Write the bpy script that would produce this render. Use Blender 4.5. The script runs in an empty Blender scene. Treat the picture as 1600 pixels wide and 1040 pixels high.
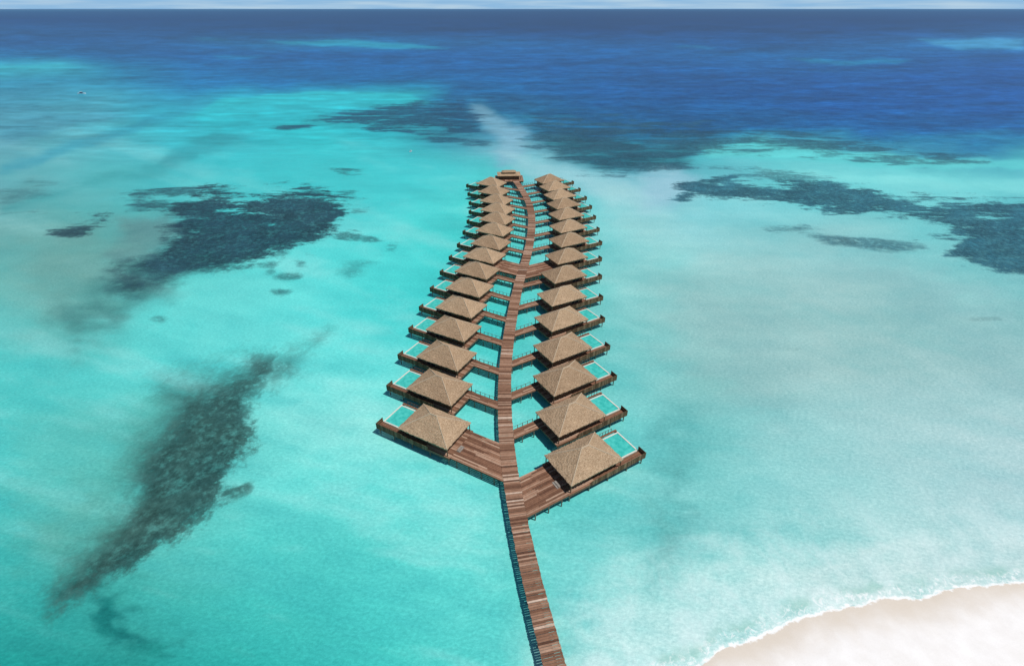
import bpy, math, random
import numpy as np
random.seed(7)
rng=np.random.RandomState(5)
S=bpy.context.scene
COL=S.collection
# ------------------------------------------------------------------ camera
H=80.0; F=780.0; YH=14.0
TH=math.atan((520-YH)/F)
cam=bpy.data.cameras.new("camera"); camo=bpy.data.objects.new("camera",cam); COL.objects.link(camo)
cam.sensor_width=36; cam.sensor_fit='HORIZONTAL'; cam.lens=36*F/1600
cam.clip_start=0.5; cam.clip_end=600000
camo.location=(0,0,H); camo.rotation_euler=(math.pi/2-TH,0,0)
S.camera=camo
def G(px,py,z=0.0):
    """site survey point -> world metres at height z"""
    h=H-z; c=math.cos(TH)
    return np.array([(px-800)*h/(c*(py-YH)), h*(F/(c*c*(py-YH))-math.tan(TH))])
# ------------------------------------------------------------------ world and sun
w=bpy.data.worlds.new("World"); S.world=w; w.use_nodes=True
nt=w.node_tree; bg=nt.nodes["Background"]
sky=nt.nodes.new("ShaderNodeTexSky"); sky.sky_type='NISHITA'; sky.sun_disc=False
EL=math.radians(65); AZ=math.radians(110)   # azimuth clockwise from +Y
sky.sun_elevation=EL; sky.sun_rotation=AZ; sky.air_density=1.0; sky.dust_density=0.2; sky.ozone_density=1.5; sky.altitude=50
# blue sea haze low over the horizon with faint cloud streaks
tc=nt.nodes.new("ShaderNodeTexCoord"); sx=nt.nodes.new("ShaderNodeSeparateXYZ"); nt.links.new(tc.outputs['Generated'],sx.inputs[0])
mr=nt.nodes.new("ShaderNodeMapRange"); mr.interpolation_type='SMOOTHSTEP'; nt.links.new(sx.outputs[2],mr.inputs[0]); mr.inputs[1].default_value=0.30; mr.inputs[2].default_value=0.0
mp=nt.nodes.new("ShaderNodeMapping"); mp.inputs['Scale'].default_value=(5,5,90); nt.links.new(tc.outputs['Generated'],mp.inputs[0])
cn=nt.nodes.new("ShaderNodeTexNoise"); cn.inputs['Scale'].default_value=1.4; cn.inputs['Detail'].default_value=6; nt.links.new(mp.outputs[0],cn.inputs['Vector'])
cr=nt.nodes.new("ShaderNodeValToRGB"); nt.links.new(cn.outputs['Fac'],cr.inputs[0])
cr.color_ramp.elements[0].position=.42; cr.color_ramp.elements[0].color=(4.6,8.2,12.2,1); cr.color_ramp.elements[1].position=.68; cr.color_ramp.elements[1].color=(7.6,10.4,12.8,1)
mx=nt.nodes.new("ShaderNodeMix"); mx.data_type='RGBA'; nt.links.new(mr.outputs[0],mx.inputs[0]); nt.links.new(sky.outputs[0],mx.inputs[6]); nt.links.new(cr.outputs[0],mx.inputs[7])
nt.links.new(mx.outputs[2],bg.inputs[0]); bg.inputs[1].default_value=0.06
sun=bpy.data.lights.new("sun",'SUN'); suno=bpy.data.objects.new("sun",sun); COL.objects.link(suno)
sun.energy=3.65; sun.angle=math.radians(0.55); sun.color=(1,0.965,0.91)
from mathutils import Vector, Matrix
d=Vector((math.sin(AZ)*math.cos(EL),math.cos(AZ)*math.cos(EL),math.sin(EL)))
suno.rotation_euler=d.to_track_quat('Z','Y').to_euler()
suno.location=(60,-40,150)
S.view_settings.view_transform='Standard'; S.view_settings.look='None'; S.view_settings.exposure=0
# ------------------------------------------------------------------ helpers
def lin(c):
    c=np.asarray(c,dtype=float)/255.0
    return np.where(c<=0.04045,c/12.92,((np.maximum(c,0)+0.055)/1.055)**2.4)
class M:
    def __init__(s,name):
        s.m=bpy.data.materials.new(name); s.m.use_nodes=True; s.t=s.m.node_tree
        s.b=s.t.nodes["Principled BSDF"]
    def n(s,typ,**kw):
        nd=s.t.nodes.new(typ)
        for k,v in kw.items():
            if k.startswith('i_'): nd.inputs[k[2:].replace('_',' ')].default_value=v
            else: setattr(nd,k,v)
        return nd
    def l(s,a,b): s.t.links.new(a,b)
    def math(s,op,a,b=None,c=None,clamp=False):
        nd=s.t.nodes.new("ShaderNodeMath"); nd.operation=op; nd.use_clamp=clamp
        for i,v in enumerate((a,b,c)):
            if v is None: continue
            if isinstance(v,(int,float)): nd.inputs[i].default_value=v
            else: s.l(v,nd.inputs[i])
        return nd.outputs[0]
    def mix(s,f,a,b,blend='MIX'):
        nd=s.t.nodes.new("ShaderNodeMix"); nd.data_type='RGBA'; nd.blend_type=blend
        for sock,v in ((nd.inputs[0],f),(nd.inputs[6],a),(nd.inputs[7],b)):
            if isinstance(v,(int,float)): sock.default_value=v
            elif isinstance(v,(tuple,list)): sock.default_value=(*v[:3],1)
            else: s.l(v,sock)
        return nd.outputs[2]
    def noise(s,scale,detail=5,rough=.55,vec=None,dist=0):
        nd=s.t.nodes.new("ShaderNodeTexNoise"); nd.inputs['Scale'].default_value=scale
        nd.inputs['Detail'].default_value=detail; nd.inputs['Roughness'].default_value=rough
        nd.inputs['Distortion'].default_value=dist
        if vec is None: vec=s.obj()
        s.l(vec,nd.inputs['Vector']); return nd.outputs['Fac']
    def obj(s):
        if not hasattr(s,'_tc'): s._tc=s.n("ShaderNodeTexCoord")
        return s._tc.outputs['Object']
    def mapv(s,scale,rot=0.0,vec=None):
        nd=s.n("ShaderNodeMapping"); nd.inputs['Scale'].default_value=scale
        nd.inputs['Rotation'].default_value=(0,0,rot)
        s.l(vec or s.obj(),nd.inputs['Vector']); return nd.outputs[0]
    def ramp(s,fac,stops):
        nd=s.n("ShaderNodeValToRGB"); cr=nd.color_ramp
        while len(cr.elements)<len(stops): cr.elements.new(0.5)
        for e,(p,c) in zip(cr.elements,stops):
            e.position=p; e.color=(*c,1) if isinstance(c,(tuple,list)) else (c,c,c,1)
        s.l(fac,nd.inputs[0]); return nd.outputs[0]
    def sstep(s,v,a,b):
        nd=s.n("ShaderNodeMapRange",interpolation_type='SMOOTHSTEP')
        s.l(v,nd.inputs[0]); nd.inputs[1].default_value=a; nd.inputs[2].default_value=b
        return nd.outputs[0]
    def bump(s,h,strength,dist,prev=None):
        nd=s.n("ShaderNodeBump"); nd.inputs['Strength'].default_value=strength; nd.inputs['Distance'].default_value=dist
        s.l(h,nd.inputs['Height'])
        if prev is not None: s.l(prev,nd.inputs['Normal'])
        return nd.outputs[0]
    def out(s,col=None,rough=.8,normal=None,spec=.3):
        if col is not None:
            if isinstance(col,(tuple,list)): s.b.inputs['Base Color'].default_value=(*col,1)
            else: s.l(col,s.b.inputs['Base Color'])
        if isinstance(rough,(int,float)): s.b.inputs['Roughness'].default_value=rough
        else: s.l(rough,s.b.inputs['Roughness'])
        s.b.inputs['Specular IOR Level'].default_value=spec
        if normal is not None: s.l(normal,s.b.inputs['Normal'])
        return s.m
# ---- wood planks
def plank_mat(name,stops,specks=True):
    m=M(name); g=m.n("ShaderNodeNewGeometry")
    base=m.ramp(g.outputs['Random Per Island'],stops)
    n=m.noise(1.3,5,.7)
    c=m.mix(1.0,base,m.ramp(n,[(.3,.78),(.7,1.2)]),'MULTIPLY')
    big=m.noise(.09,3,.5)
    c=m.mix(1.0,c,m.ramp(big,[(.35,.90),(.65,1.10)]),'MULTIPLY')
    return m.out(c,.8,m.bump(n,.4,.02),.12)
PIER=plank_mat("weathered_boardwalk_planks",[(0,(.105,.050,.032)),(.35,(.225,.118,.074)),(.72,(.32,.180,.118)),(.90,(.42,.270,.19)),(1,(.62,.48,.38))])
DECK=plank_mat("reddish_deck_planks",[(0,(.135,.064,.040)),(.5,(.245,.126,.078)),(.85,(.335,.188,.123)),(1,(.46,.31,.22))])
FENCE=plank_mat("brown_fence_boards",[(0,(.095,.056,.030)),(.6,(.17,.107,.060)),(1,(.26,.175,.105))])
def simple(name,c,rough=.7,var=.3,scale=2,spec=.3):
    m=M(name); n=m.noise(scale,4,.6)
    col=m.mix(1.0,c,m.ramp(n,[(.3,1-var),(.7,1+var)]),'MULTIPLY')
    return m.out(col,rough,m.bump(n,.2,.02),spec)
BEAM=simple("brown_timber_beam",(.17,.098,.056))
WALL=simple("dark_timber_wall",(.17,.105,.062),scale=3)
STILT=simple("grey_brown_pile",(.20,.16,.12))
RIM=simple("pale_pool_stone",(.68,.66,.58),.6,.12)
GLASS=simple("dark_window_glass",(.02,.035,.04),.08,.1,spec=.6)
FRAME=simple("light_timber_frame",(.30,.22,.14))
GREY=simple("grey_weathered_steps",(.26,.23,.20))
WHITE=simple("white_gelcoat",(.75,.76,.76),.3,.05)
NAVY=simple("navy_hull_stripe",(.03,.06,.12),.3,.05)
CUSH=simple("cream_cushion",(.55,.50,.42),.9,.05)
m=M("turquoise_pool_water")
n=m.noise(1.2,3,.5)
POOLW=m.out(m.ramp(n,[(.3,(.035,.43,.38)),(.7,(.09,.60,.53))]),.08,m.bump(n,.15,.05),.5)
# ---- thatch: fine tufts of dry palm with darker gaps and a few pale stems
m=M("palm_thatch"); oi=m.n("ShaderNodeObjectInfo")
n1=m.noise(3.6,7,.82); nfine=m.noise(11,4,.8)
v=m.math('ADD',m.math('MULTIPLY',n1,.6),m.math('MULTIPLY',nfine,.4))
c=m.ramp(v,[(.36,(.12,.074,.043)),(.45,(.29,.195,.122)),(.53,(.43,.31,.205)),(.64,(.66,.52,.37))])
n2=m.noise(.35,4,.6)
c=m.mix(1.0,c,m.ramp(n2,[(.3,.85),(.7,1.12)]),'MULTIPLY')
c=m.mix(1.0,c,m.ramp(oi.outputs['Random'],[(0,(.88,.85,.82)),(1,(1.10,1.09,1.06))]),'MULTIPLY')
THATCH=m.out(c,.95,m.bump(v,.8,.12),.05)
m=M("thatch_ridge"); n1=m.noise(5,6,.7)
RIDGE=m.out(m.ramp(n1,[(.3,(.38,.28,.19)),(.7,(.66,.53,.38))]),.95,m.bump(n1,.6,.1),.1)

# ---- mesh builder
class B:
    def __init__(s): s.v=[]; s.f=[]
    def quad8(s,bot,top):
        k=len(s.v); s.v+=[tuple(p) for p in bot]+[tuple(p) for p in top]
        s.f+=[(k+3,k+2,k+1,k),(k+4,k+5,k+6,k+7)]+[(k+i,k+(i+1)%4,k+4+(i+1)%4,k+4+i) for i in range(4)]
    def box(s,x0,x1,y0,y1,z0,z1):
        if x0>x1: x0,x1=x1,x0
        s.quad8([(x0,y0,z0),(x1,y0,z0),(x1,y1,z0),(x0,y1,z0)],[(x0,y0,z1),(x1,y0,z1),(x1,y1,z1),(x0,y1,z1)])
    def bar(s,a,b,w,z0,z1):
        a=np.array(a,float);b=np.array(b,float);t=(b-a)/max(1e-6,np.linalg.norm(b-a)); q=np.array([-t[1],t[0]])*w/2
        c=[a-q,b-q,b+q,a+q]
        s.quad8([(p[0],p[1],z0) for p in c],[(p[0],p[1],z1) for p in c])
    def cyl(s,x,y,r,z0,z1,n=8,r2=None):
        r2=r2 or r; k=len(s.v)
        for (z,rr) in ((z0,r),(z1,r2)):
            for i in range(n):
                a=2*math.pi*i/n; s.v.append((x+rr*math.cos(a),y+rr*math.sin(a),z))
        s.f.append(tuple(k+n+i for i in range(n))); s.f.append(tuple(k+i for i in reversed(range(n))))
        for i in range(n): s.f.append((k+i,k+(i+1)%n,k+n+(i+1)%n,k+n+i))
    def mesh(s,name,mat):
        me=bpy.data.meshes.new(name); me.from_pydata(s.v,[],s.f); me.materials.append(mat); me.update(); return me
def obj(name,me,parent=None,loc=(0,0,0),rz=0,**props):
    o=bpy.data.objects.new(name,me); COL.objects.link(o); o.location=loc; o.rotation_euler=(0,0,rz)
    if parent is not None: o.parent=parent
    for k,v in props.items(): o[k]=v
    return o
# ------------------------------------------------------------------ numpy noise
def vnoise(x,y,seed=0):
    xi=np.floor(x).astype(np.int64); yi=np.floor(y).astype(np.int64); fx=x-xi; fy=y-yi
    fx=fx*fx*(3-2*fx); fy=fy*fy*(3-2*fy)
    def h(a,b):
        n=(a*374761393+b*668265263+seed*982451653)&0x7fffffff
        n=((n^(n>>13))*1274126177)&0x7fffffff
        return ((n^(n>>16))&0xffff)/65535.0
    return (h(xi,yi)*(1-fx)+h(xi+1,yi)*fx)*(1-fy)+(h(xi,yi+1)*(1-fx)+h(xi+1,yi+1)*fx)*fy
def fbm(x,y,o=4,seed=0):
    r=0;a=.5;t=0
    for i in range(o): r=r+a*vnoise(x*2**i,y*2**i,seed+i*17); t+=a; a*=.55
    return r/t*2-1
# ------------------------------------------------------------------ shoreline
SH=np.array([(-200,-90),(-30,-8),(0,17),(10,26),(22.3,33.4),(28.4,35.6),(34,37.2),(39.1,39.0),(45,41.0),(51.2,42.8),(56,43.6),(60,44.4),(66.8,45.0),(72,45.6),(76,46.2),(85.6,47.2),(110,50),(200,61),(500,94)],float)
def shore(x,y):
    ys=np.interp(x,SH[:,0],SH[:,1])+0.15*np.sin(x*.62+1)+1.5*fbm(x*.11,x*0+3.3,4,4)
    return (y-ys)*.95      # + seaward
# ------------------------------------------------------------------ sea sheet
pxs=np.concatenate([np.arange(-2400,-40,40),np.arange(-40,1640,4),np.arange(1640,4040,40)]).astype(float)
pys=np.concatenate([[14.35,14.8],np.arange(15.5,60,1.5),np.arange(60,300,2.0),np.arange(300,1060,4),np.arange(1060,2000,30),[2600,4000,9000]]).astype(float)
PX,PY=np.meshgrid(pxs,pys)
cth=math.cos(TH)
WX=(PX-800)*H/(cth*(PY-YH)); WY=H*(F/(cth*cth*(PY-YH))-math.tan(TH))
ROWS={
15:[(0,(78,118,160)),(500,(66,106,150)),(900,(60,98,144)),(1300,(62,102,148)),(1600,(68,110,156))],  # horizon haze painted in: sea colour pales towards the top rows
19:[(0,(38,82,132)),(500,(30,74,124)),(900,(26,66,116)),(1300,(28,70,120)),(1600,(34,78,130))],
30:[(0,(20,66,122)),(500,(16,62,114)),(900,(14,54,106)),(1300,(14,56,110)),(1600,(20,64,120))],
48:[(0,(30,84,140)),(200,(22,76,132)),(500,(14,68,124)),(900,(12,58,114)),(1300,(14,62,118)),(1600,(28,80,138))],
68:[(0,(26,88,148)),(250,(24,88,146)),(420,(22,104,156)),(560,(18,112,164)),(700,(14,94,152)),(900,(10,84,146)),(1200,(10,76,138)),(1450,(30,100,160)),(1600,(48,124,178))],
85:[(0,(24,114,166)),(250,(16,88,148)),(500,(10,88,152)),(700,(10,88,152)),(1000,(10,88,152)),(1300,(12,96,158)),(1450,(16,88,152)),(1600,(18,88,152))],
102:[(0,(42,186,204)),(90,(42,178,198)),(180,(24,126,170)),(300,(12,98,158)),(600,(8,94,160)),(900,(10,86,152)),(1300,(14,90,156)),(1600,(16,82,154))],
125:[(0,(40,150,184)),(150,(36,146,182)),(300,(16,112,166)),(500,(8,104,164)),(700,(10,96,156)),(1000,(10,84,150)),(1400,(10,82,154)),(1600,(12,80,152))],
148:[(0,(54,146,174)),(150,(46,154,180)),(300,(24,146,182)),(360,(26,180,200)),(500,(28,192,206)),(630,(24,176,194)),(700,(14,100,152)),(900,(12,86,148)),(1200,(10,80,148)),(1600,(14,82,154))],
172:[(0,(62,148,172)),(140,(62,162,182)),(250,(34,166,190)),(350,(26,186,202)),(520,(24,186,198)),(650,(22,140,168)),(720,(22,96,140)),(830,(24,98,144)),(1000,(14,86,142)),(1300,(12,82,150)),(1600,(16,86,156))],
205:[(0,(74,160,180)),(140,(70,178,192)),(280,(40,190,204)),(480,(24,198,206)),(640,(30,182,194)),(720,(44,140,164)),(800,(62,136,164)),(900,(26,98,138)),(1100,(18,88,140)),(1350,(18,92,152)),(1600,(18,92,156))],
240:[(0,(86,170,182)),(150,(82,184,194)),(300,(50,196,206)),(500,(40,204,209)),(680,(56,200,206)),(760,(90,186,200)),(850,(100,182,198)),(950,(48,134,158)),(1050,(60,166,182)),(1150,(74,206,210)),(1300,(76,200,208)),(1450,(64,174,188)),(1600,(58,170,188))],
275:[(0,(96,174,180)),(120,(94,190,194)),(350,(48,200,205)),(600,(56,210,212)),(720,(70,212,212)),(880,(124,202,212)),(980,(120,198,212)),(1060,(100,182,198)),(1200,(90,208,212)),(1400,(112,224,224)),(1600,(118,224,226))],
320:[(0,(98,170,170)),(120,(86,182,180)),(350,(58,198,200)),(600,(64,214,214)),(720,(66,216,212)),(920,(106,214,216)),(1030,(136,210,218)),(1120,(128,214,220)),(1300,(104,212,216)),(1450,(96,206,210)),(1600,(92,196,204))],
370:[(0,(102,174,168)),(120,(94,172,166)),(330,(84,200,198)),(560,(76,220,218)),(700,(60,214,210)),(940,(100,212,212)),(1100,(138,210,212)),(1300,(136,206,208)),(1450,(112,206,208)),(1600,(98,194,198))],
430:[(0,(106,182,173)),(100,(106,174,167)),(260,(88,209,203)),(500,(76,221,218)),(680,(58,213,209)),(940,(106,208,206)),(1100,(140,202,201)),(1300,(144,198,198)),(1500,(124,199,199)),(1600,(112,193,196))],
500:[(0,(82,196,192)),(100,(90,184,178)),(250,(88,220,215)),(500,(78,221,218)),(660,(60,214,211)),(800,(64,211,208)),(950,(104,203,201)),(1100,(136,194,192)),(1300,(146,196,195)),(1500,(136,194,193)),(1600,(126,190,190))],
580:[(0,(66,201,198)),(200,(84,213,208)),(350,(82,217,214)),(560,(100,228,223)),(700,(68,213,210)),(800,(76,210,207)),(950,(108,204,202)),(1100,(130,195,192)),(1300,(150,198,197)),(1600,(144,194,195))],
660:[(0,(74,202,197)),(200,(86,198,191)),(430,(112,224,217)),(560,(132,232,225)),(700,(98,221,216)),(840,(88,211,207)),(1000,(110,206,204)),(1080,(112,197,195)),(1200,(134,205,204)),(1400,(152,205,206)),(1600,(158,202,205))],
750:[(0,(68,200,196)),(150,(78,194,187)),(330,(92,202,195)),(450,(102,223,216)),(650,(94,222,217)),(880,(90,211,207)),(1000,(104,206,204)),(1060,(98,195,193)),(1200,(136,211,210)),(1400,(160,213,214)),(1600,(172,211,214))],
850:[(0,(56,184,179)),(100,(72,178,170)),(300,(84,202,194)),(400,(78,209,202)),(700,(90,218,211)),(900,(110,213,209)),(1040,(114,204,201)),(1200,(146,217,214)),(1400,(170,220,219)),(1600,(184,222,223))],
950:[(0,(44,170,165)),(200,(54,170,162)),(400,(60,196,188)),(600,(68,208,201)),(780,(86,215,208)),(880,(120,216,212)),(1000,(154,225,221)),(1150,(180,228,226)),(1300,(186,224,221)),(1600,(190,222,219))],
1040:[(0,(30,146,142)),(200,(38,154,147)),(400,(42,180,173)),(600,(56,200,192)),(780,(84,211,205)),(880,(146,221,216)),(1000,(172,229,227)),(1200,(186,226,222)),(1600,(190,220,215))],
}
ys=sorted(ROWS)
wx_=PX+ fbm(PX/150,PY/45,5,1)*52*np.clip((PY-60)/120,0.3,1); wy_=PY+fbm(PX/170,PY/50,5,9)*np.clip((PY-20)*.12,0.0,30)
rowcols=np.zeros((len(ys),)+PX.shape+(3,))
for i,yy in enumerate(ys):
    xs=[p[0] for p in ROWS[yy]]
    for k in range(3):
        rowcols[i,...,k]=np.interp(wx_,xs,[p[1][k] for p in ROWS[yy]])
idx=np.clip(np.searchsorted(ys,wy_)-1,0,len(ys)-2)
ya=np.array(ys,float); t=np.clip((wy_-ya[idx])/(ya[idx+1]-ya[idx]),0,1)[...,None]
ii,jj=np.indices(PX.shape)
C=rowcols[idx,ii,jj]*(1-t)+rowcols[idx+1,ii,jj]*t
def sdist(poly,X,Y,ysc):
    P=np.array(poly,float); P=P*np.array([1,ysc]); Yc=Y*ysc
    dmin=np.full(X.shape,1e9); inside=np.zeros(X.shape,bool)
    for i in range(len(P)):
        a=P[i]; b=P[(i+1)%len(P)]; e=b-a
        tt=np.clip(((X-a[0])*e[0]+(Yc-a[1])*e[1])/(e@e+1e-9),0,1)
        dmin=np.minimum(dmin,np.hypot(X-a[0]-tt*e[0],Yc-a[1]-tt*e[1]))
        cond=((a[1]>Yc)!=(b[1]>Yc))
        xx=a[0]+(Yc-a[1])/(e[1] if abs(e[1])>1e-9 else 1e-9)*e[0]
        inside^=(cond&(X<xx))
    return np.where(inside,dmin,-dmin)
def ell(cx,cy,rx,ry,a=0,n=14):
    a=math.radians(a); return [(cx+rx*math.cos(q)*math.cos(a)-ry*math.sin(q)*math.sin(a), cy+rx*math.cos(q)*math.sin(a)+ry*math.sin(q)*math.cos(a)) for q in np.linspace(0,2*math.pi,n,endpoint=False)]
def region(poly,soft,ysc=1.0,mg=3):
    P=np.array(poly); m_=soft*mg
    r=(PX>P[:,0].min()-m_)&(PX<P[:,0].max()+m_)&(PY>P[:,1].min()-m_/ysc)&(PY<P[:,1].max()+m_/ysc)
    return r
def blend(poly,col,soft,strength,ysc=1.0,warp=10):
    r=region(poly,soft+warp,ysc); X=PX[r];Y=PY[r]
    X2=X+fbm(X/60,Y/25,5,3)*warp*1.5; Y2=Y+fbm(X/60,Y/25,5,31)*warp*1.5/ysc
    f=sdist(poly,X2,Y2,ysc)/soft + fbm(X/40,Y/10*ysc/1.5,4,77)*.9
    a=1/(1+np.exp(-f*2.0)); a=(a*strength)[:,None]
    C[r]=C[r]*(1-a)+np.array(col,float)*a
# broad cloudy sand streaks across the shallows
shal=np.clip((PY-150)/80,0,1)*np.clip(((C@np.array([.3,.59,.11]))-110)/50,0,1)
rx=PX*.85+PY*.9; ry=PY*1.0-PX*.30
st=fbm(rx/190,ry/34,5,201); st2=fbm(PX/70,PY/22,5,207)
rside=1-.5*np.clip((PX-950)/150,0,1)
up=(np.clip(st*1.5+st2*.6,0,1)*rside)[...,None]*shal[...,None]; dn=np.clip(-st*1.5-st2*.6,0,1)[...,None]*shal[...,None]
C=C+(np.array((172,232,229.))-C)*up*.36
C=C+(np.array((52,176,180.))-C)*dn*(.32*rside)[...,None]
# soft tonal patches (sand plumes, faint sea-grass, one painted shadow line)
blend([(738,160),(762,158),(800,185),(822,205),(828,228),(805,250),(775,258),(768,235),(778,210),(750,185)],(128,184,206),9,.8,1.6,12)
blend([(780,235),(830,240),(900,262),(990,285),(1060,270),(1060,300),(1020,330),(960,320),(880,290),(800,262)],(158,214,222),16,.75,1.5,18)
blend([(1010,270),(1070,262),(1090,285),(1050,320),(1010,325)],(150,202,220),12,.75,1.5,12)
blend([(940,300),(1000,320),(1060,370),(1020,420),(960,380)],(160,220,220),24,.45,1.2,20)
blend([(960,390),(1150,370),(1400,420),(1560,470),(1500,560),(1250,600),(1100,560),(1000,500)],(156,200,197),60,.3,1,50)
blend([(1080,480),(1180,470),(1240,560),(1200,640),(1110,600)],(128,180,182),40,.4,1,50)
blend([(1340,430),(1450,420),(1600,500),(1560,540),(1420,500)],(124,182,187),30,.4,1,40)
blend([(1250,640),(1600,600),(1600,760),(1400,780)],(170,212,213),60,.35,1,70)
blend([(190,345),(260,340),(285,355),(265,385),(225,400),(190,410),(165,395)],(92,142,142),14,.85,1.4,14)
blend([(60,380),(180,360),(190,440),(160,500),(90,520),(60,460)],(100,158,150),34,.55,1,34)
blend([(90,500),(180,450),(260,440),(200,490),(110,525)],(64,128,126),20,.8,1,26)
blend([(0,300),(60,280),(80,300),(40,315),(0,330)],(78,150,152),10,.5,1.5,14)
blend([(1030,640),(1075,650),(1070,740),(1062,820),(1050,900),(1035,900),(1045,800),(1035,720)],(88,174,174),18,.6,1,40)  # faint shadow line, painted into the sea colour
blend([(830,830),(900,812),(960,825),(1100,822),(1230,828),(1090,834),(900,836)],(80,186,184),6,.35,1.5,14)
blend([(880,1040),(900,960),(990,905),(1120,880),(1250,890),(1330,905),(1180,960),(1080,1040)],(204,236,234),45,.5,1,60)
blend([(1250,900),(1400,860),(1600,850),(1700,900),(1500,915),(1350,920)],(206,228,227),30,.5,1,40)
blend([(440,640),(640,640),(740,740),(760,860),(620,760),(460,700)],(164,240,232),50,.42,1,60)
blend([(250,440),(420,430),(560,480),(480,560),(300,540)],(130,230,223),40,.3,1,50)
blend([(20,790),(180,770),(230,830),(150,880),(40,860)],(88,162,150),40,.5,1,40)
blend([(20,650),(140,640),(180,740),(80,790),(10,760)],(92,190,180),40,.4,1,50)
blend([(190,640),(260,620),(240,700),(190,800),(150,790),(180,700)],(72,160,150),26,.5,1,30)
blend([(140,930),(190,915),(185,960),(215,985),(270,1000),(250,1015),(180,1010),(150,985)],(28,106,104),16,.75,1,30)
blend([(300,178),(345,153),(430,146),(540,143),(640,150),(675,160),(600,167),(500,176),(420,196),(330,212)],(28,196,208),3,.95,2,6)
blend([(190,215),(310,165),(330,150),(300,150),(180,200),(60,240),(0,262),(0,270),(90,245)],(34,150,178),8,.5,2,12)
blend([(230,262),(330,205),(400,205),(340,230),(260,262)],(38,144,154),10,.6,2,16)
blend([(0,340),(160,290),(250,262),(200,262),(80,300),(0,325)],(54,160,162),10,.5,1.6,14)
blend([(0,190),(120,170),(200,175),(90,205),(0,225)],(60,140,166),10,.45,1.8,14)
blend([(60,420),(0,440),(0,560),(60,540)],(126,198,190),30,.3,1,30)
blend([(420,64),(520,62),(640,68),(700,74),(600,76),(500,72)],(26,164,196),3.5,.8,3,10)
blend([(1440,62),(1600,60),(1600,76),(1500,78)],(60,160,204),5,.65,3,10)
blend([(1230,92),(1420,93),(1400,99),(1260,100)],(26,142,186),4,.65,3,12)
blend([(330,86),(420,88),(400,93),(340,92)],(24,130,176),3,.5,3,8)
for (cx,cy,rx_,ry_) in [(832,181,12,3),(880,182,14,2),(812,190,8,2),(1090,74,30,1.5),(330,62,26,1.5),(1130,233,60,6),(1050,243,40,4)]:
    blend(ell(cx,cy,rx_,ry_),(40,150,180),4,.5,2.5,9)
blend([(1090,230),(1180,225),(1350,238),(1620,248),(1620,264),(1400,260),(1250,252),(1120,247)],(88,216,216),6,.75,2.2,14)
blend([(1180,262),(1400,275),(1620,285),(1620,305),(1400,290),(1200,275)],(128,230,228),8,.5,2,16)
blend([(850,215),(1000,222),(1090,235),(1080,262),(960,262),(870,245)],(44,106,120),10,.7,2,16)
# wave-driven streaks out on the deep reef edge
ds=np.clip((260-PY)/60,0,1)*np.clip((PY-20)/30,0,1)
C*= (1+ds*.20*fbm(PX/38,PY/2.2,5,55))[...,None]
C*= (1+ds*.14*fbm(PX/160,PY/9,4,65))[...,None]
# reef / sea-grass field
RF=np.full(PX.shape,-3.0); RD=np.full(PX.shape,.8); RS=np.full(PX.shape,1.0)
def reef(poly,soft,dens,ysc=1.0,cap=2.0,sm=1.0):
    r=region(poly,soft,ysc,5); f=sdist(poly,PX[r],PY[r],ysc)/soft
    f=np.clip(f,-3,cap); cur=RF[r]; better=f>cur
    smv=sm(PX[r],PY[r]) if callable(sm) else sm
    RF[r]=np.where(better,f,cur); RD[r]=np.where(better,dens,RD[r]); RS[r]=np.where(better,smv,RS[r])
def side1(x,y):   # sandy fade on the landward side of the mid reef
    return np.interp(x+(y-380)*-1.2,[170,300,420],[2.6,1.5,1.05])
reef([(165,425),(176,455),(215,462),(265,445),(300,432),(350,422),(405,407),(470,382),(530,352),(537,326),(552,316),(535,312),(510,299),(450,298),(420,304),(385,314),(350,296),(300,294),(262,312),(250,330),(272,350),(262,376),(230,400),(195,412)],13,.965,1.7,1.9,side1)
reef([(198,302),(300,293),(330,298),(275,315),(262,333),(215,324)],10,.85,1.8,1.1,1.4)
reef([(85,362),(110,352),(165,338),(170,344),(140,362),(110,374),(90,370)],10,.92,1.8,1.5,1.1)
reef([(520,320),(548,314),(568,312),(545,322)],6,.75,2,1)
for e in [(415,413,13,4),(440,397,10,3),(470,413,10,6),(452,432,22,7),(438,456,14,5),(548,368,18,5),(500,352,16,3),(545,268,18,2.5),(540,300,14,3),(480,395,6,2),(425,425,6,3),(245,498,10,3),(610,390,8,2),(400,405,7,2),(495,300,12,2),(560,330,8,2),(470,340,8,2),(575,372,8,2)]:
    reef(ell(*e),7,.7,1.8,1.1,1.2)
reef([(1500,497),(1560,495),(1565,500),(1520,501)],5,.3,2); reef([(1200,544),(1250,544),(1245,548)],5,.22,2)
reef([(535,430),(540,412),(575,405),(590,403),(570,418),(545,440)],12,.5,1.4,.8,1.5)
reef([(420,204),(480,190),(520,182),(560,176),(600,168),(660,160),(720,163),(752,185),(745,205),(700,208),(690,198),(640,203),(600,206),(578,203),(560,190),(500,192),(450,205)],9,.9,2.4,1.1,1.1)
reef([(655,212),(690,206),(720,215),(755,220),(760,232),(720,226),(680,222)],8,.75,2.4,.8,1.2)
reef([(832,190),(900,188),(1000,195),(1100,200),(1200,212),(1330,220),(1420,238),(1300,236),(1150,224),(1080,240),(1072,257),(1010,268),(930,264),(880,246),(832,228)],18,.82,2.2,.8,1.3)
reef([(1340,248),(1400,238),(1470,240),(1540,250),(1470,256),(1400,256)],9,.8,2.2,.9,1.1)
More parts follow.
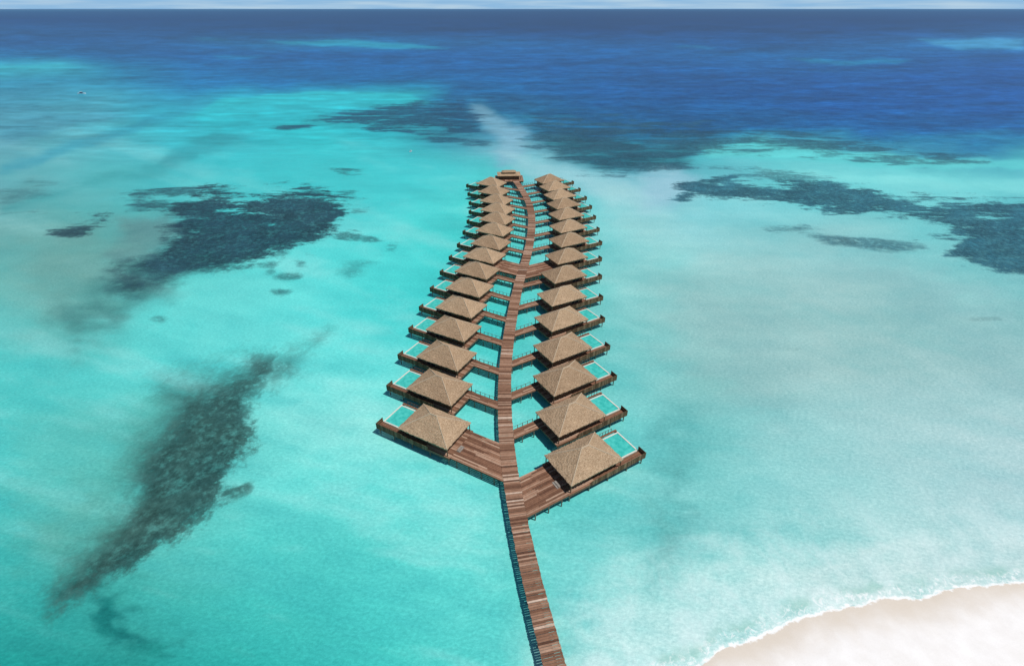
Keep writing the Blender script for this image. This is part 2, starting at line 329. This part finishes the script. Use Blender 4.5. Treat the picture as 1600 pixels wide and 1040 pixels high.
reef([(1060,290),(1080,278),(1140,276),(1170,288),(1240,281),(1300,285),(1350,297),(1400,311),(1450,303),(1520,307),(1610,317),(1700,330),(1700,440),(1610,432),(1560,427),(1480,400),(1505,374),(1430,372),(1485,358),(1440,345),(1380,335),(1300,326),(1220,319),(1150,311),(1090,306),(1060,314)],10,.95,2.1,1.35,1.0)
reef([(1205,356),(1260,361),(1350,373),(1440,386),(1400,393),(1300,382)],9,.75,2.2,1.0,1.4)
reef([(1120,262),(1220,268),(1300,278),(1220,280),(1150,272)],9,.7,2.4,.8,1.4)
reef([(1380,330),(1480,345),(1560,350),(1480,352)],8,.75,2.4,.8,1.2)
def side(x,y):
    dd=(x-255)*.76+(y-762)*.65
    return np.interp(dd,[-70,-10,45],[2.8,1.7,.8])
reef([(285,600),(380,575),(395,560),(434,556),(427,590),(402,628),(407,652),(388,695),(371,730),(361,758),(342,790),(302,820),(254,858),(202,900),(130,934),(78,950),(86,920),(130,880),(176,840),(200,805),(215,780),(196,755),(215,700),(246,670),(258,640),(262,606)],20,.93,1.0,1.9,side)
reef([(425,560),(470,545),(512,518),(490,545),(460,580),(425,610),(415,600)],16,.7,1.0,.8,1.7)
reef([(345,757),(392,752),(392,768),(360,782),(335,785)],9,.85,1.0,1.2,1.1)
reef([(0,308),(40,290),(75,285),(50,302),(0,322)],12,.35,1.6,1,1.5)
reef([(1035,735),(1065,735),(1060,745),(1040,745)],10,.25,1.2)
reef([(1010,775),(1035,800),(1065,830),(1052,850),(1040,870),(1035,830)],14,.2,1.0,1,1.6)
# reef tint
k=np.clip((PY-150)/450,0,1)[...,None]
RT=np.array((12,58,88.))*(1-k)+np.array((38,66,66.))*k
RT=np.where((PX<600)[...,None]&(PY>260)[...,None]&(PY<480)[...,None],np.array((22,50,64.)),RT)
RT=np.where((PX>1000)[...,None]&(PY>262)[...,None]&(PY<480)[...,None],np.array((28,76,94.)),RT)
RT=np.where((PX>780)[...,None]&(PY<=262)[...,None],np.array((26,66,84.)),RT)
RT=RT*(1+.25*fbm(PX/30,PY/14,4,301))[...,None]
E=np.array([1.04,1.07,1.09])
lm=(C@np.array([.3,.59,.11]))[...,None]
kk=np.clip((lm-90)/60,0,1)
C=C*(1-.09*kk)+lm*.09*kk
C=C*(1-np.clip((118-lm)/20,0,1)*(1-np.array([.78,1.0,1.0])))
def toattr(c): 
    a=np.clip(lin(c)/E,0,.93); return np.concatenate([a,np.ones(a.shape[:-1]+(1,))],-1).reshape(-1,4).astype(np.float32)
nv=PX.size; R_,Cn=PX.shape
verts=np.zeros((nv,3),np.float32); verts[:,0]=WX.ravel(); verts[:,1]=WY.ravel()
I=np.arange(nv).reshape(R_,Cn)
quads=np.stack([I[1:,:-1],I[1:,1:],I[:-1,1:],I[:-1,:-1]],-1).reshape(-1,4)
me=bpy.data.meshes.new("sea")
me.vertices.add(nv); me.vertices.foreach_set('co',verts.ravel())
me.loops.add(quads.size); me.loops.foreach_set('vertex_index',quads.ravel().astype(np.int32))
me.polygons.add(len(quads)); me.polygons.foreach_set('loop_start',np.arange(0,quads.size,4,dtype=np.int32)); me.polygons.foreach_set('loop_total',np.full(len(quads),4,np.int32))
me.update(calc_edges=True)
me.attributes.new('sea_tint','FLOAT_COLOR','POINT').data.foreach_set('color',toattr(C).ravel())
me.attributes.new('reef_tint','FLOAT_COLOR','POINT').data.foreach_set('color',toattr(RT).ravel())
for nm,arr in (('reef',RF),('reef_density',RD),('reef_soft',RS),('shore',np.clip(shore(WX,WY),-5,60))):
    me.attributes.new(nm,'FLOAT','POINT').data.foreach_set('value',arr.ravel().astype(np.float32))
m=M("tropical_lagoon_water")
def attr(nm,out): 
    a=m.n("ShaderNodeAttribute"); a.attribute_name=nm; return a.outputs[out]
tint=attr('sea_tint','Color'); rt=attr('reef_tint','Color'); rf=attr('reef','Fac'); rd=attr('reef_density','Fac'); rs=attr('reef_soft','Fac'); sh=attr('shore','Fac')
sxyz=m.n("ShaderNodeSeparateXYZ"); m.l(m.obj(),sxyz.inputs[0]); far=m.sstep(sxyz.outputs[1],110.,240.)
na=m.noise(.06,6,.70,dist=.5); nb=m.noise(.6,5,.7); nc=m.noise(.018,4,.6,dist=.8); nd_=m.noise(.2,5,.72)
nf=m.noise(.06,7,.76,m.mapv((.28,1.0,1),.14),dist=.4)
def cen(x,a): return m.math('MULTIPLY',m.math('SUBTRACT',x,.5),a)
fld=m.math('ADD',rf,cen(na,5.0))
fld=m.math('ADD',fld,cen(nb,2.4)); fld=m.math('ADD',fld,cen(nd_,3.4))
fld=m.math('ADD',fld,m.math('MULTIPLY',cen(nf,15.0),far))
mask=m.math('MULTIPLY',m.sstep(m.math('DIVIDE',fld,rs),-.75,.85),rd)
holes=m.sstep(m.math('ADD',m.math('MULTIPLY',nd_,.55),m.math('MULTIPLY',nb,.45)),.47,.66)
notdense=m.math('SUBTRACT',1.06,rd)
mask=m.math('MULTIPLY',mask,m.math('SUBTRACT',1.0,m.math('MULTIPLY',holes,m.math('MULTIPLY',notdense,2.2,clamp=True))))
base=m.mix(1.0,tint,m.ramp(nc,[(.3,(.90,.94,.945)),(.7,(1.08,1.05,1.045))]),'MULTIPLY')
streak=m.noise(.05,5,.65,m.mapv((.35,1.6,1),.35))
base=m.mix(1.0,base,m.ramp(streak,[(.3,(.89,.95,.955)),(.7,(1.09,1.04,1.03))]),'MULTIPLY')
base=m.mix(1.0,base,m.ramp(nd_,[(.3,(.93,.965,.97)),(.7,(1.07,1.03,1.025))]),'MULTIPLY')
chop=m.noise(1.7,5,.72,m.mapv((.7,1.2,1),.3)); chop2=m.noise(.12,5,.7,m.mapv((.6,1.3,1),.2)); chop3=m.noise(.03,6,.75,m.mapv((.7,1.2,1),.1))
base=m.mix(1.0,base,m.ramp(chop,[(.3,(.77,.84,.85)),(.5,(.99,.99,.99)),(.7,(1.26,1.18,1.17))]),'MULTIPLY')  # ripple sparkle and darker troughs painted into the water colour
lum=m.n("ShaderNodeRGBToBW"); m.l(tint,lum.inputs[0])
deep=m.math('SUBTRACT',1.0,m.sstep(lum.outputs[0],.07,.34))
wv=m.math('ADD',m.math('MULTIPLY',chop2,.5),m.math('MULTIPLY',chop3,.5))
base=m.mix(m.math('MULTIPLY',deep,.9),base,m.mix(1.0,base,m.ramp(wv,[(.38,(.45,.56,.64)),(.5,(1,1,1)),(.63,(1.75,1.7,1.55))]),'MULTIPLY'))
rcol=m.mix(1.0,rt,m.ramp(nb,[(.3,.55),(.7,1.75)]),'MULTIPLY')
rcol=m.mix(1.0,rcol,m.ramp(na,[(.35,(.65,.68,.72)),(.65,(1.7,1.5,1.35))]),'MULTIPLY')
col=m.mix(mask,base,rcol)
# foam near the beach
fn=m.noise(.9,6,.7,dist=1.2); fl=m.noise(.16,5,.6); fg=m.noise(.3,4,.6)
sw=m.math('ADD',sh,cen(fl,4.4))
edge=m.math('SUBTRACT',1.0,m.sstep(m.math('ADD',sh,cen(fn,1.4)),.10,.55))
edge=m.math('MULTIPLY',edge,m.sstep(fg,.38,.52))
band=m.math('MULTIPLY',m.sstep(sh,.2,.6),m.math('SUBTRACT',1.0,m.sstep(sw,1.2,2.8)))
band=m.math('MULTIPLY',band,m.sstep(fn,.50,.62))
foam=m.math('MAXIMUM',m.math('MULTIPLY',edge,.95),m.math('MULTIPLY',band,.6))
mist=m.math('MULTIPLY',m.math('SUBTRACT',1.0,m.sstep(sh,2.0,24.0)),m.sstep(m.noise(.14,5,.65,m.mapv((1,.8,1),.6),dist=.6),.38,.70))
col=m.mix(m.math('MULTIPLY',mist,.45),col,(.74,.86,.85))
green=m.math('MULTIPLY',m.sstep(sw,1.2,2.0),m.math('SUBTRACT',1.0,m.sstep(sw,2.2,3.6)))  # thin greenish shadow line off the shore, painted into the colour
col=m.mix(m.math('MULTIPLY',m.math('MULTIPLY',green,m.sstep(fl,.42,.58)),.55),col,(.26,.52,.45))
col=m.mix(foam,col,(.93,.93,.92))
nrm=m.bump(chop,.42,.25); nrm=m.bump(m.noise(.22,3,.6),.2,.8,nrm)
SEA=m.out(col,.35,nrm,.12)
me.materials.append(SEA)
obj("sea",me,kind="structure",label="turquoise lagoon and deep blue open sea")
# ------------------------------------------------------------------ beach
bx=np.concatenate([np.arange(-120,15,3),np.arange(15,100,.4),np.arange(100,400,6)]); by=np.concatenate([np.arange(-160,15,4),np.arange(15,60,.35),np.arange(60,110,3)])
BX,BY=np.meshgrid(bx,by); s=-shore(BX,BY)
Z=np.where(s>0,1.9*(1-np.exp(-np.maximum(s,0)/22)),s*.12)+ .05*fbm(BX*.25,BY*.25,4,8)*np.clip(s/3,0,1)
Z=np.maximum(Z,-2.5)
I=np.arange(BX.size).reshape(BX.shape)
q=np.stack([I[:-1,:-1],I[:-1,1:],I[1:,1:],I[1:,:-1]],-1).reshape(-1,4)
keep=(s.ravel()[q].max(1)>-4); q=q[keep]
me=bpy.data.meshes.new("sand_beach"); me.from_pydata(np.stack([BX,BY,Z],-1).reshape(-1,3).tolist(),[],q.tolist()); 
me.attributes.new('inland','FLOAT','POINT').data.foreach_set('value',s.ravel().astype(np.float32))
for p in me.polygons: p.use_smooth=True
m=M("coral_sand"); inl=attr('inland','Fac')
n=m.noise(.35,5,.6); n2=m.noise(6,5,.7)
dry=m.ramp(n,[(.3,(.83,.795,.765)),(.7,(.91,.885,.865))])
wet=(.70,.62,.53)
wv=m.math('ADD',inl,m.math('MULTIPLY',m.math('SUBTRACT',m.noise(.12,5,.6),.5),7.0))
c=m.mix(m.sstep(wv,0.0,6.0),wet,dry)
fo=m.math('SUBTRACT',1.0,m.sstep(m.math('ADD',inl,m.math('MULTIPLY',m.math('SUBTRACT',m.noise(.7,5,.6),.5),2.0)),-.05,.3))
c=m.mix(m.math('MULTIPLY',fo,.85),c,(.92,.93,.92))
c=m.mix(1.0,c,m.ramp(n2,[(.3,.95),(.7,1.03)]),'MULTIPLY')
me.materials.append(m.out(c,.9,m.bump(n2,.2,.03),.1))
obj("sand_beach",me,kind="structure",label="white coral sand beach with foam edge")
# ------------------------------------------------------------------ boardwalk
DZ=2.3
cpx=[(880,1085),(866,1035),(845,960),(827,890),(813,825),(802,770),(794,720),(789,660),(788,600),(791,555),(796,518),(801,488),(807,458),(814,430),(822,405),(828,380),(831,357),(831,336),(827,317),(819,302),(812,291),(806,283),(800,277)]
cp=np.array([G(x,y,DZ) for x,y in cpx])
cp=np.vstack([[[9.5,14.0]],cp])
L=np.concatenate([[0],np.cumsum(np.hypot(*np.diff(cp,axis=0).T))])
ss=np.arange(0,L[-1],1.0); X=np.interp(ss,L,cp[:,0]); Y=np.interp(ss,L,cp[:,1])
KN=14
ker=np.hanning(2*KN+1); ker/=ker.sum()
def smooth(a): 
    p=np.concatenate([2*a[0]-a[KN:0:-1],a,2*a[-1]-a[-2:-KN-2:-1]]); return np.convolve(p,ker,'valid')
X=smooth(X);Y=smooth(Y)
PL=np.stack([X,Y],1); LL=np.concatenate([[0],np.cumsum(np.hypot(*np.diff(PL,axis=0).T))])
def pier(t): return np.array([np.interp(t,LL,PL[:,0]),np.interp(t,LL,PL[:,1])])
HW=1.6
b=B(); t=0
while t<LL[-1]:
    wd=random.choice([.30,.33,.36]); p=pier(t); p2=pier(t+.5) if t+.5<LL[-1] else p; p1=pier(max(0,t-.5))
    tg=p2-p1; tg/=np.linalg.norm(tg); nr=np.array([-tg[1],tg[0]])
    a1=HW+random.uniform(-.05,.06); a2=HW+random.uniform(-.05,.06); z=DZ+random.uniform(-.012,.012)
    h=tg*wd/2; cs=[p-nr*a1-h,p+nr*-a1+h,p+nr*a2+h,p+nr*a2-h]
    b.quad8([(c[0],c[1],z-.06) for c in reversed(cs)],[(c[0],c[1],z) for c in reversed(cs)])
    t+=wd+.045
root=obj("boardwalk",None,loc=(0,0,0),label="long curving brown timber boardwalk on piles over lagoon",category="boardwalk")
obj("plank_deck",b.mesh("plank_deck",PIER),root)
for sd in (-1,1):
    b=B()
    prev=None
    for t in np.arange(0,LL[-1],3.0):
        p=pier(t); p2=pier(min(LL[-1],t+1)); tg=p2-p if np.linalg.norm(p2-p)>0 else tg; tg=tg/np.linalg.norm(tg); c=p+np.array([-tg[1],tg[0]])*sd*(HW-.15)
        if prev is not None: b.bar(prev,c,.16,DZ-.42,DZ-.085)
        prev=c
    obj("edge_beam",b.mesh("edge_beam",BEAM),root)
b=B(); b.cyl(0,0,.17,-1.5,DZ-.42,9,.15); pilemesh=b.mesh("pile",STILT)
for t in np.arange(4,LL[-1],6.6):
    p=pier(t); tg=pier(min(LL[-1],t+1))-pier(max(0,t-1)); tg/=np.linalg.norm(tg); nr=np.array([-tg[1],tg[0]])
    for sd in (-1,1):
        c=p+nr*sd*(HW-.35); obj("pile",pilemesh,root,(c[0],c[1],0))
# ------------------------------------------------------------------ villa templates
EZ=4.6; HX=6.5; HY=4.55; RZ=3.05
def roof_mesh(hx,hy,rz,ez,ridge,name,seed=0,thick=.4):
    nx=int(hx*2/.27); ny=int(hy*2/.27); xs=np.linspace(-hx,hx,nx+1); ysv=np.linspace(-hy,hy,ny+1)
    XX,YY=np.meshgrid(xs,ysv); dy=(hy-np.abs(YY))/hy; dx=(hx-np.abs(XX))/(hx-ridge)
    t_=np.clip(np.minimum(dx,dy),0,1)
    crs=(t_*9)%1.0
    ZZ=ez+rz*(t_*.93+.07*t_*t_) - .05*crs + rng.uniform(-.03,.03,t_.shape)
    edge_=(t_<.001)
    XX=XX+rng.uniform(-.07,.07,XX.shape); YY=YY+rng.uniform(-.07,.07,XX.shape)
    ZZ=np.where(edge_,ez+rng.uniform(-.10,.02,t_.shape),ZZ)
    n_=XX.size; V=np.stack([XX,YY,ZZ],-1).reshape(-1,3).tolist(); I=np.arange(n_).reshape(XX.shape)
    Fc=np.stack([I[:-1,:-1],I[:-1,1:],I[1:,1:],I[1:,:-1]],-1).reshape(-1,4).tolist()
    ring=list(I[0,:-1])+list(I[:-1,-1])+list(I[-1,:0:-1])+list(I[:0:-1,0])
    k0=len(V)
    for i in ring:
        v=V[i]; V.append([v[0]*.975,v[1]*.975,ez-thick+random.uniform(-.06,.06)])
    nr=len(ring)
    for j in range(nr): Fc.append([int(ring[j]),k0+j,k0+(j+1)%nr,int(ring[(j+1)%nr])])
    Fc.append([k0+j for j in reversed(range(nr))])
    me=bpy.data.meshes.new(name); me.from_pydata(V,[],Fc); me.materials.append(THATCH); me.update(); return me
def ridge_mesh(hx,hy,rz,ez,ridge):
    b=B()
    def seg(a,c,w,h):
        a=np.array(a);c=np.array(c); t=(c-a)[:2]; t=t/np.linalg.norm(t); q=np.array([-t[1],t[0],0])*w/2
        up=np.array([0,0,h]); dn=np.array([0,0,-.15])
        b.quad8([a-q+dn,c-q+dn,c+q+dn,a+q+dn],[a-q*.4+up,c-q*.4+up,c+q*.4+up,a+q*.4+up])
    for sx in (-1,1):
        for sy in (-1,1):
            seg((sx*hx*.99,sy*hy*.99,ez),(sx*ridge,0,ez+rz),.26,.08)
    seg((-ridge-.1,0,ez+rz),(ridge+.1,0,ez+rz),.34,.11)
    return b.mesh("ridge_cap",RIDGE)
ROOF=roof_mesh(HX,HY,RZ,EZ,.8,"thatched_roof"); CAP=ridge_mesh(HX,HY,RZ,EZ,.8)
FZ=2.25
XI,XO=-6.9,12.6; YN,YF=-4.6,4.6
PX0,PX1,PY0,PY1=7.7,12.2,-2.4,3.4
def template(s):
    T=[]
    b=B(); y=YN
    while y<YF-.05:
        w_=.36; y1=min(y+w_,YF)
        z=FZ+random.uniform(-.01,.01)
        if y1>PY0-.35 and y<PY1+.35: segs=[(XI,.3),(.33,PX0-.32)]
        else: segs=[(XI,-.5),(-.47,5.5),(5.53,XO)]
        for a,c in segs: b.box(s*a,s*c,y,y1-.04,z-.06,z)
        y+=w_
    T.append(("platform_deck",b.mesh("platform_deck",DECK),None))
    b=B()
    for yy in (YN+.1,YF-.1,0): 
        x1=XO-.1 if yy!=0 else PX0-.4
        b.box(s*(XI+.1),s*x1,yy-.1,yy+.1,FZ-.62,FZ-.075)
    for xx in (XI+.2,-2,3,PX0-.6,XO-.2): b.box(s*(xx-.09),s*(xx+.09),YN+.15,YF-.15,FZ-.58,FZ-.08)
    T.append(("platform_frame",b.mesh("platform_frame",BEAM),None))
    b=B(); wx0,wx1,wy0,wy1=-5.4,5.3,-3.5,3.5
    b.box(s*wx0,s*wx1,wy0,wy0+.18,FZ+.005,EZ-.25); b.box(s*wx0,s*wx1,wy1-.18,wy1,FZ+.005,EZ-.25)
    b.box(s*wx0,s*(wx0+.18),wy0+.185,wy1-.185,FZ+.005,EZ-.25); b.box(s*(wx1-.18),s*wx1,wy0+.185,wy1-.185,FZ+.005,EZ-.25)
    T.append(("wall",b.mesh("wall",WALL),None))
    for (x0,x1,ya,yb,z0,z1) in [(-3.6,-1.8,wy0-.05,wy0-.004,FZ+.7,FZ+1.9),(1.2,3.9,wy0-.05,wy0-.004,FZ+.3,FZ+2.0),(wx1+.004,wx1+.05,-2.6,2.6,FZ+.1,FZ+2.1),(-2.5,1.5,wy1+.004,wy1+.05,FZ+.6,FZ+2.0)]:
        b=B(); b.box(s*x0,s*x1,ya,yb,z0,z1); g=b.mesh("window",GLASS)
        b=B()
        if x1-x0>.2:
            o=-.03 if ya<0 else .03
            for q in (x0,(x0+x1)/2,x1): b.box(s*(q-.05),s*(q+.05),ya+min(o,.0)-.01,yb+max(o,0)+.01,z0-.05,z1+.05)
            for q in (z0-.02,z1-.06): b.box(s*x0,s*x1,ya+min(o,.0)-.004,yb+max(o,0)+.004,q,q+.08)
        else:
            for q in (ya,(ya+yb)/2,yb): b.box(s*(x0-.02),s*(x1+.03),q-.05,q+.05,z0-.05,z1+.05)
            for q in (z0-.02,z1-.06): b.box(s*(x0-.01),s*(x1+.02),ya,yb,q,q+.08)
        T.append(("window",g,[("window_frame",b.mesh("window_frame",FRAME))]))
    b=B(); b.box(s*(wx0-.06),s*(wx0-.004),.6,2.6,FZ+.02,FZ+2.05); T.append(("door",b.mesh("door",FRAME),None))
    for xx in (-6.2,6.2):
        for yy in (-4.2,4.2):
            b=B(); b.box(s*(xx-.08),s*(xx+.08),yy-.08,yy+.08,FZ+.006,EZ-.3)
            T.append(("verandah_post",b.mesh("verandah_post",BEAM),None))
    T.append(("roof",ROOF,[("ridge_cap",CAP)]))
    b=B(); 
    b.box(s*(PX0+.01),s*(PX1-.01),PY0+.01,PY1-.01,FZ-1.3,FZ-.12)
    pool=b.mesh("pool",WALL)
    b=B(); r=.30; zt=FZ+.05
    b.box(s*(PX0-r),s*PX0,PY0-r,PY1+r,FZ-.2,zt); b.box(s*PX1,s*(PX1+r),PY0-r,PY1+r,FZ-.2,zt)
    b.box(s*(PX0-.02),s*(PX1+.02),PY0-r+.003,PY0,FZ-.19,zt-.003); b.box(s*(PX0-.02),s*(PX1+.02),PY1,PY1+r-.003,FZ-.19,zt-.003)
    rim=b.mesh("pool_rim",RIM)
    b=B(); b.box(s*(PX0+.003),s*(PX1-.003),PY0+.003,PY1-.003,FZ-.11,FZ-.03); pw=b.mesh("pool_water",POOLW)
    T.append(("pool",pool,[("pool_rim",rim),("pool_water",pw)]))
    b=B(); x=-1.5
    while x<XO+.05:
        hgt=1.05+random.uniform(-.03,.03) if x>5.2 else .75+random.uniform(-.03,.03)
        b.box(s*x,s*(x+.19),YN-.10,YN-.05,FZ-.55,FZ+hgt); x+=.21
    y=YN
    while y<-2.6: b.box(s*(XO+.03),s*(XO+.08),y,y+.19,FZ-.55,FZ+1.05); y+=.21
    b.box(s*-1.5,s*XO,YN-.055,YN+.02,FZ+.45,FZ+.55)
    b.box(s*(XO-.02),s*(XO+.035),YN,-2.6,FZ+.45,FZ+.55)
    T.append(("privacy_fence",b.mesh("privacy_fence",FENCE),None))
    b=B()
    for i in range(5): b.box(s*(8.0+i*.8-.04),s*(8.0+i*.8+.04),YF-.2,YF-.12,FZ+.006,FZ+.96)
    b.box(s*7.9,s*11.3,YF-.19,YF-.13,FZ+.95,FZ+1.01)
    T.append(("pool_railing",b.mesh("pool_railing",BEAM),None))
    return T
TPL={1:template(1),-1:template(-1)}
b=B(); b.cyl(0,0,.13,-1.5,FZ-.6,8,.12); stiltmesh=b.mesh("stilt",STILT)
def lounger():
    r=B()
    for yy in (-.28,.28): r.box(-.95,.95,yy-.03,yy+.03,.24,.31)
    for xx in (-.85,.1,.85):
        for yy in (-.28,.28): r.box(xx-.03,xx+.03,yy-.028,yy+.028,0,.25)
    for i in range(8): r.box(-.95+i*.16,-.83+i*.16,-.34,.34,.302,.325)
    r.quad8([(.35,-.32,.30),(.98,-.32,.68),(.98,.32,.68),(.35,.32,.30)],[(.33,-.32,.37),(.95,-.32,.72),(.95,.32,.72),(.33,.32,.37)])
    c=B(); c.box(-.92,.36,-.29,.29,.327,.40); c.quad8([(.34,-.285,.372),(.95,-.285,.722),(.95,.285,.722),(.34,.285,.372)],[(.30,-.285,.44),(.90,-.285,.79),(.90,.285,.79),(.30,.285,.44)])
    return r.mesh("lounger_frame",FENCE),c.mesh("cushion",CUSH)
LF,LC=lounger()
PLd=np.array([pier(t) for t in np.arange(0,LL[-1],.2)])
def pier_hit(org,dirv):
    ts=np.arange(0,30,.04); P=org[None]+dirv[None]*ts[:,None]
    near=PLd[np.hypot(*(PLd-org).T)<40]
    dd=np.hypot(P[:,None,0]-near[None,:,0],P[:,None,1]-near[None,:,1]).min(1)
    i=np.argmax(dd<HW+.10); return ts[i] if dd[i]<HW+.10 else 10
LEFT=[(679,664),(687,603),(698,554),(709,512),(721,478),(734,448),(746,422),(757,399),(767,379),(773,359),(777,342),(778,327),(776,313),(772,299),(768,286)]
RIGHT=[(912,714),(892,646),(883,589),(879,541),(877,497),(878,461),(881,428),(885,400),(889,375),(888,354),(885,335),(881,319),(875,305),(867,292),(858,281)]
def villa(px,py,s,i):
    c=G(px,py,EZ); ang=math.radians(29 if s<0 else (31 if i<5 else 28))
    e=np.array([s*math.cos(ang),math.sin(ang)]); n=np.array([-s*math.sin(ang),math.cos(ang)])
    broad=i in (0,7)
    lab=("thatched overwater villa with plunge pool and broad plank entry deck" if broad else "thatched overwater villa with plunge pool and narrow timber walkway")
    r=obj("overwater_villa",None,loc=(c[0],c[1],0),rz=s*ang,label=lab,category="villa",group="thatched villas lining the boardwalk")
    for nm,me_,kids in TPL[s]:
        o=obj(nm,me_,r)
        for k in kids or []: obj(k[0],k[1],o)
    y0,y1=(YN+(.02 if s>0 else .25),YF-.6) if broad else (1.9,4.2)
    b=B(); y=y0; ends=[]
    while y<y1:
        org=c+e*XI+n*y; t=pier_hit(org,-e); ends.append((y,t))
        z=FZ+random.uniform(-.012,.012)
        tt=t+random.uniform(-.02,.04); cut=random.uniform(.3,.7)*tt
        b.box(s*XI-s*.02,s*(XI-cut),y,y+.32,z-.06,z); b.box(s*(XI-cut-.03),s*(XI-tt),y,y+.32,z-.06,z)
        y+=.36
    obj("entry_walkway",b.mesh("entry_walkway",DECK),r)
    for (yy,t) in (ends[0],ends[-1]):
        b=B()
        b.box(s*(XI+.0),s*(XI-t+.1),yy+.02,yy+.2,FZ-.36,FZ-.085)
        for q in np.arange(1.5,t,3.0):
            obj("stilt",stiltmesh,r,(s*(XI-q),yy+.11,0))
        obj("walkway_beam",b.mesh("walkway_beam",BEAM),r)
    if not broad:
        b=B(); t=ends[-1][1]
        for q in np.arange(.4,t-.2,1.3): b.box(s*(XI-q-.05),s*(XI-q+.05),y1+.12,y1+.22,FZ-.3,FZ+.9)
        b.box(s*(XI-.3),s*(XI-t+.2),y1+.14,y1+.20,FZ+.82,FZ+.88)
        obj("walkway_railing",b.mesh("walkway_railing",BEAM),r)
    for xx in (-6.4,-1.6,3.2,8.2,12.2):
        for yy in (YN+.35,YF-.35): obj("stilt",stiltmesh,r,(s*xx,yy,0))
    if i==0:
        b=B(); b.box(s*(XI-1.0),s*(XI-.15),-2.2,-.4,FZ+.012,FZ+.10); b.box(s*(XI-.6),s*(XI-.15),-2.1,-.5,FZ+.09,FZ+.28)
        obj("door_step",b.mesh("door_step",GREY),r)
    if i<5:
        for k in range(2):
            ly=-2.6+k*1.1
            wp=c+e*6.75+n*ly
            lo=obj("sun_lounger",None,loc=(wp[0],wp[1],FZ+.012),rz=s*ang+(math.pi if s<0 else 0),label="slatted wooden sun lounger with cream cushion beside pool",category="sun lounger",group="sun loungers on the villa decks")
            lo.scale=(.6,1,1)
            obj("lounger_frame",LF,lo); obj("cushion",LC,lo)
for i,(x,y) in enumerate(LEFT): villa(x,y,-1,i)
for i,(x,y) in enumerate(RIGHT): villa(x,y,1,i)
# ------------------------------------------------------------------ end pavilion
c=G(795,271,EZ)
r=obj("pavilion",None,loc=(c[0],c[1],0),rz=math.radians(3),label="two tier thatched pavilion at the head of the boardwalk",category="pavilion")
b=B(); x=-7.6
while x<7.6: b.box(x,x+.26,-7.0,4.6,FZ-.06,FZ+random.uniform(-.01,.01)); x+=.285
obj("platform_deck",b.mesh("platform_deck",DECK),r)
b=B()
for yy in (-6.8,-3,1.5,4.5): b.box(-7.5,7.5,yy-.1,yy+.1,FZ-.6,FZ-.075)
for xx in (-7.3,7.3): b.box(xx-.1,xx+.1,-6.8,4.5,FZ-.58,FZ-.08)
obj("platform_frame",b.mesh("platform_frame",BEAM),r)
obj("roof",roof_mesh(6.3,4.1,1.0,EZ-.2,3.2,"lower_roof"),r)
b=B(); b.box(-3.0,3.0,-1.3,1.3,EZ+.4,EZ+1.05); obj("clerestory_wall",b.mesh("clerestory_wall",WALL),r)
o=obj("upper_roof",roof_mesh(3.9,2.1,.8,EZ+1.1,2.3,"upper_roof",thick=.22),r)
b=B(); b.box(-5.4,5.4,-3.1,3.1,FZ+.01,EZ-.5); obj("wall",b.mesh("wall",WALL),r)
for xx in (-6.0,-3.0,0,3.0,6.0):
    b=B(); b.box(xx-.09,xx+.09,-3.9,-3.7,FZ+.006,EZ-.5); obj("verandah_post",b.mesh("verandah_post",BEAM),r)
for xx in (-7.2,-3.7,0,3.7,7.2):
    for yy in (-6.6,-1.5,4.4): obj("stilt",stiltmesh,r,(xx,yy,0))
# ------------------------------------------------------------------ boats
def boat(px,py,length,rz):
    g=G(px,py,0)
    r=obj("motor_boat",None,loc=(g[0],g[1],0),rz=math.radians(rz),label="small white motor boat floating on the calm lagoon",category="boat",group="small boats on the lagoon")
    k=length/8
    secs=[(-4,1.25,.9),(-2,1.35,.9),(1,1.3,1.0),(3,.8,1.15),(4.2,.05,1.35)]
    V=[];Fc=[]
    for x,w_,h in secs: V+=[(x*k,-w_*k,h*k),(x*k,-w_*.75*k,-.1),(x*k,w_*.75*k,-.1),(x*k,w_*k,h*k)]
    for i in range(len(secs)-1):
        a=i*4; 
        for j in range(4): Fc.append((a+j,a+4+j,a+4+(j+1)%4,a+(j+1)%4))
    Fc.append((0,1,2,3)); n_=(len(secs)-1)*4; Fc.append((n_+3,n_+2,n_+1,n_))
    me=bpy.data.meshes.new("hull"); me.from_pydata(V,[],Fc); me.materials.append(WHITE); obj("hull",me,r)
    b=B(); b.quad8([(-1.6*k,-.9*k,.96*k),(1.4*k,-.8*k,.99*k),(1.4*k,.8*k,.99*k),(-1.6*k,.9*k,.96*k)],[(-1.4*k,-.75*k,2.1*k),(.6*k,-.7*k,2.1*k),(.6*k,.7*k,2.1*k),(-1.4*k,.75*k,2.1*k)])
    obj("cabin",b.mesh("cabin",NAVY),r)
    b=B(); b.box(-1.9*k,.9*k,-.95*k,.95*k,2.105*k,2.2*k); obj("cabin_roof",b.mesh("cabin_roof",WHITE),r)
boat(128,147,8,10); boat(642,237,3,75)
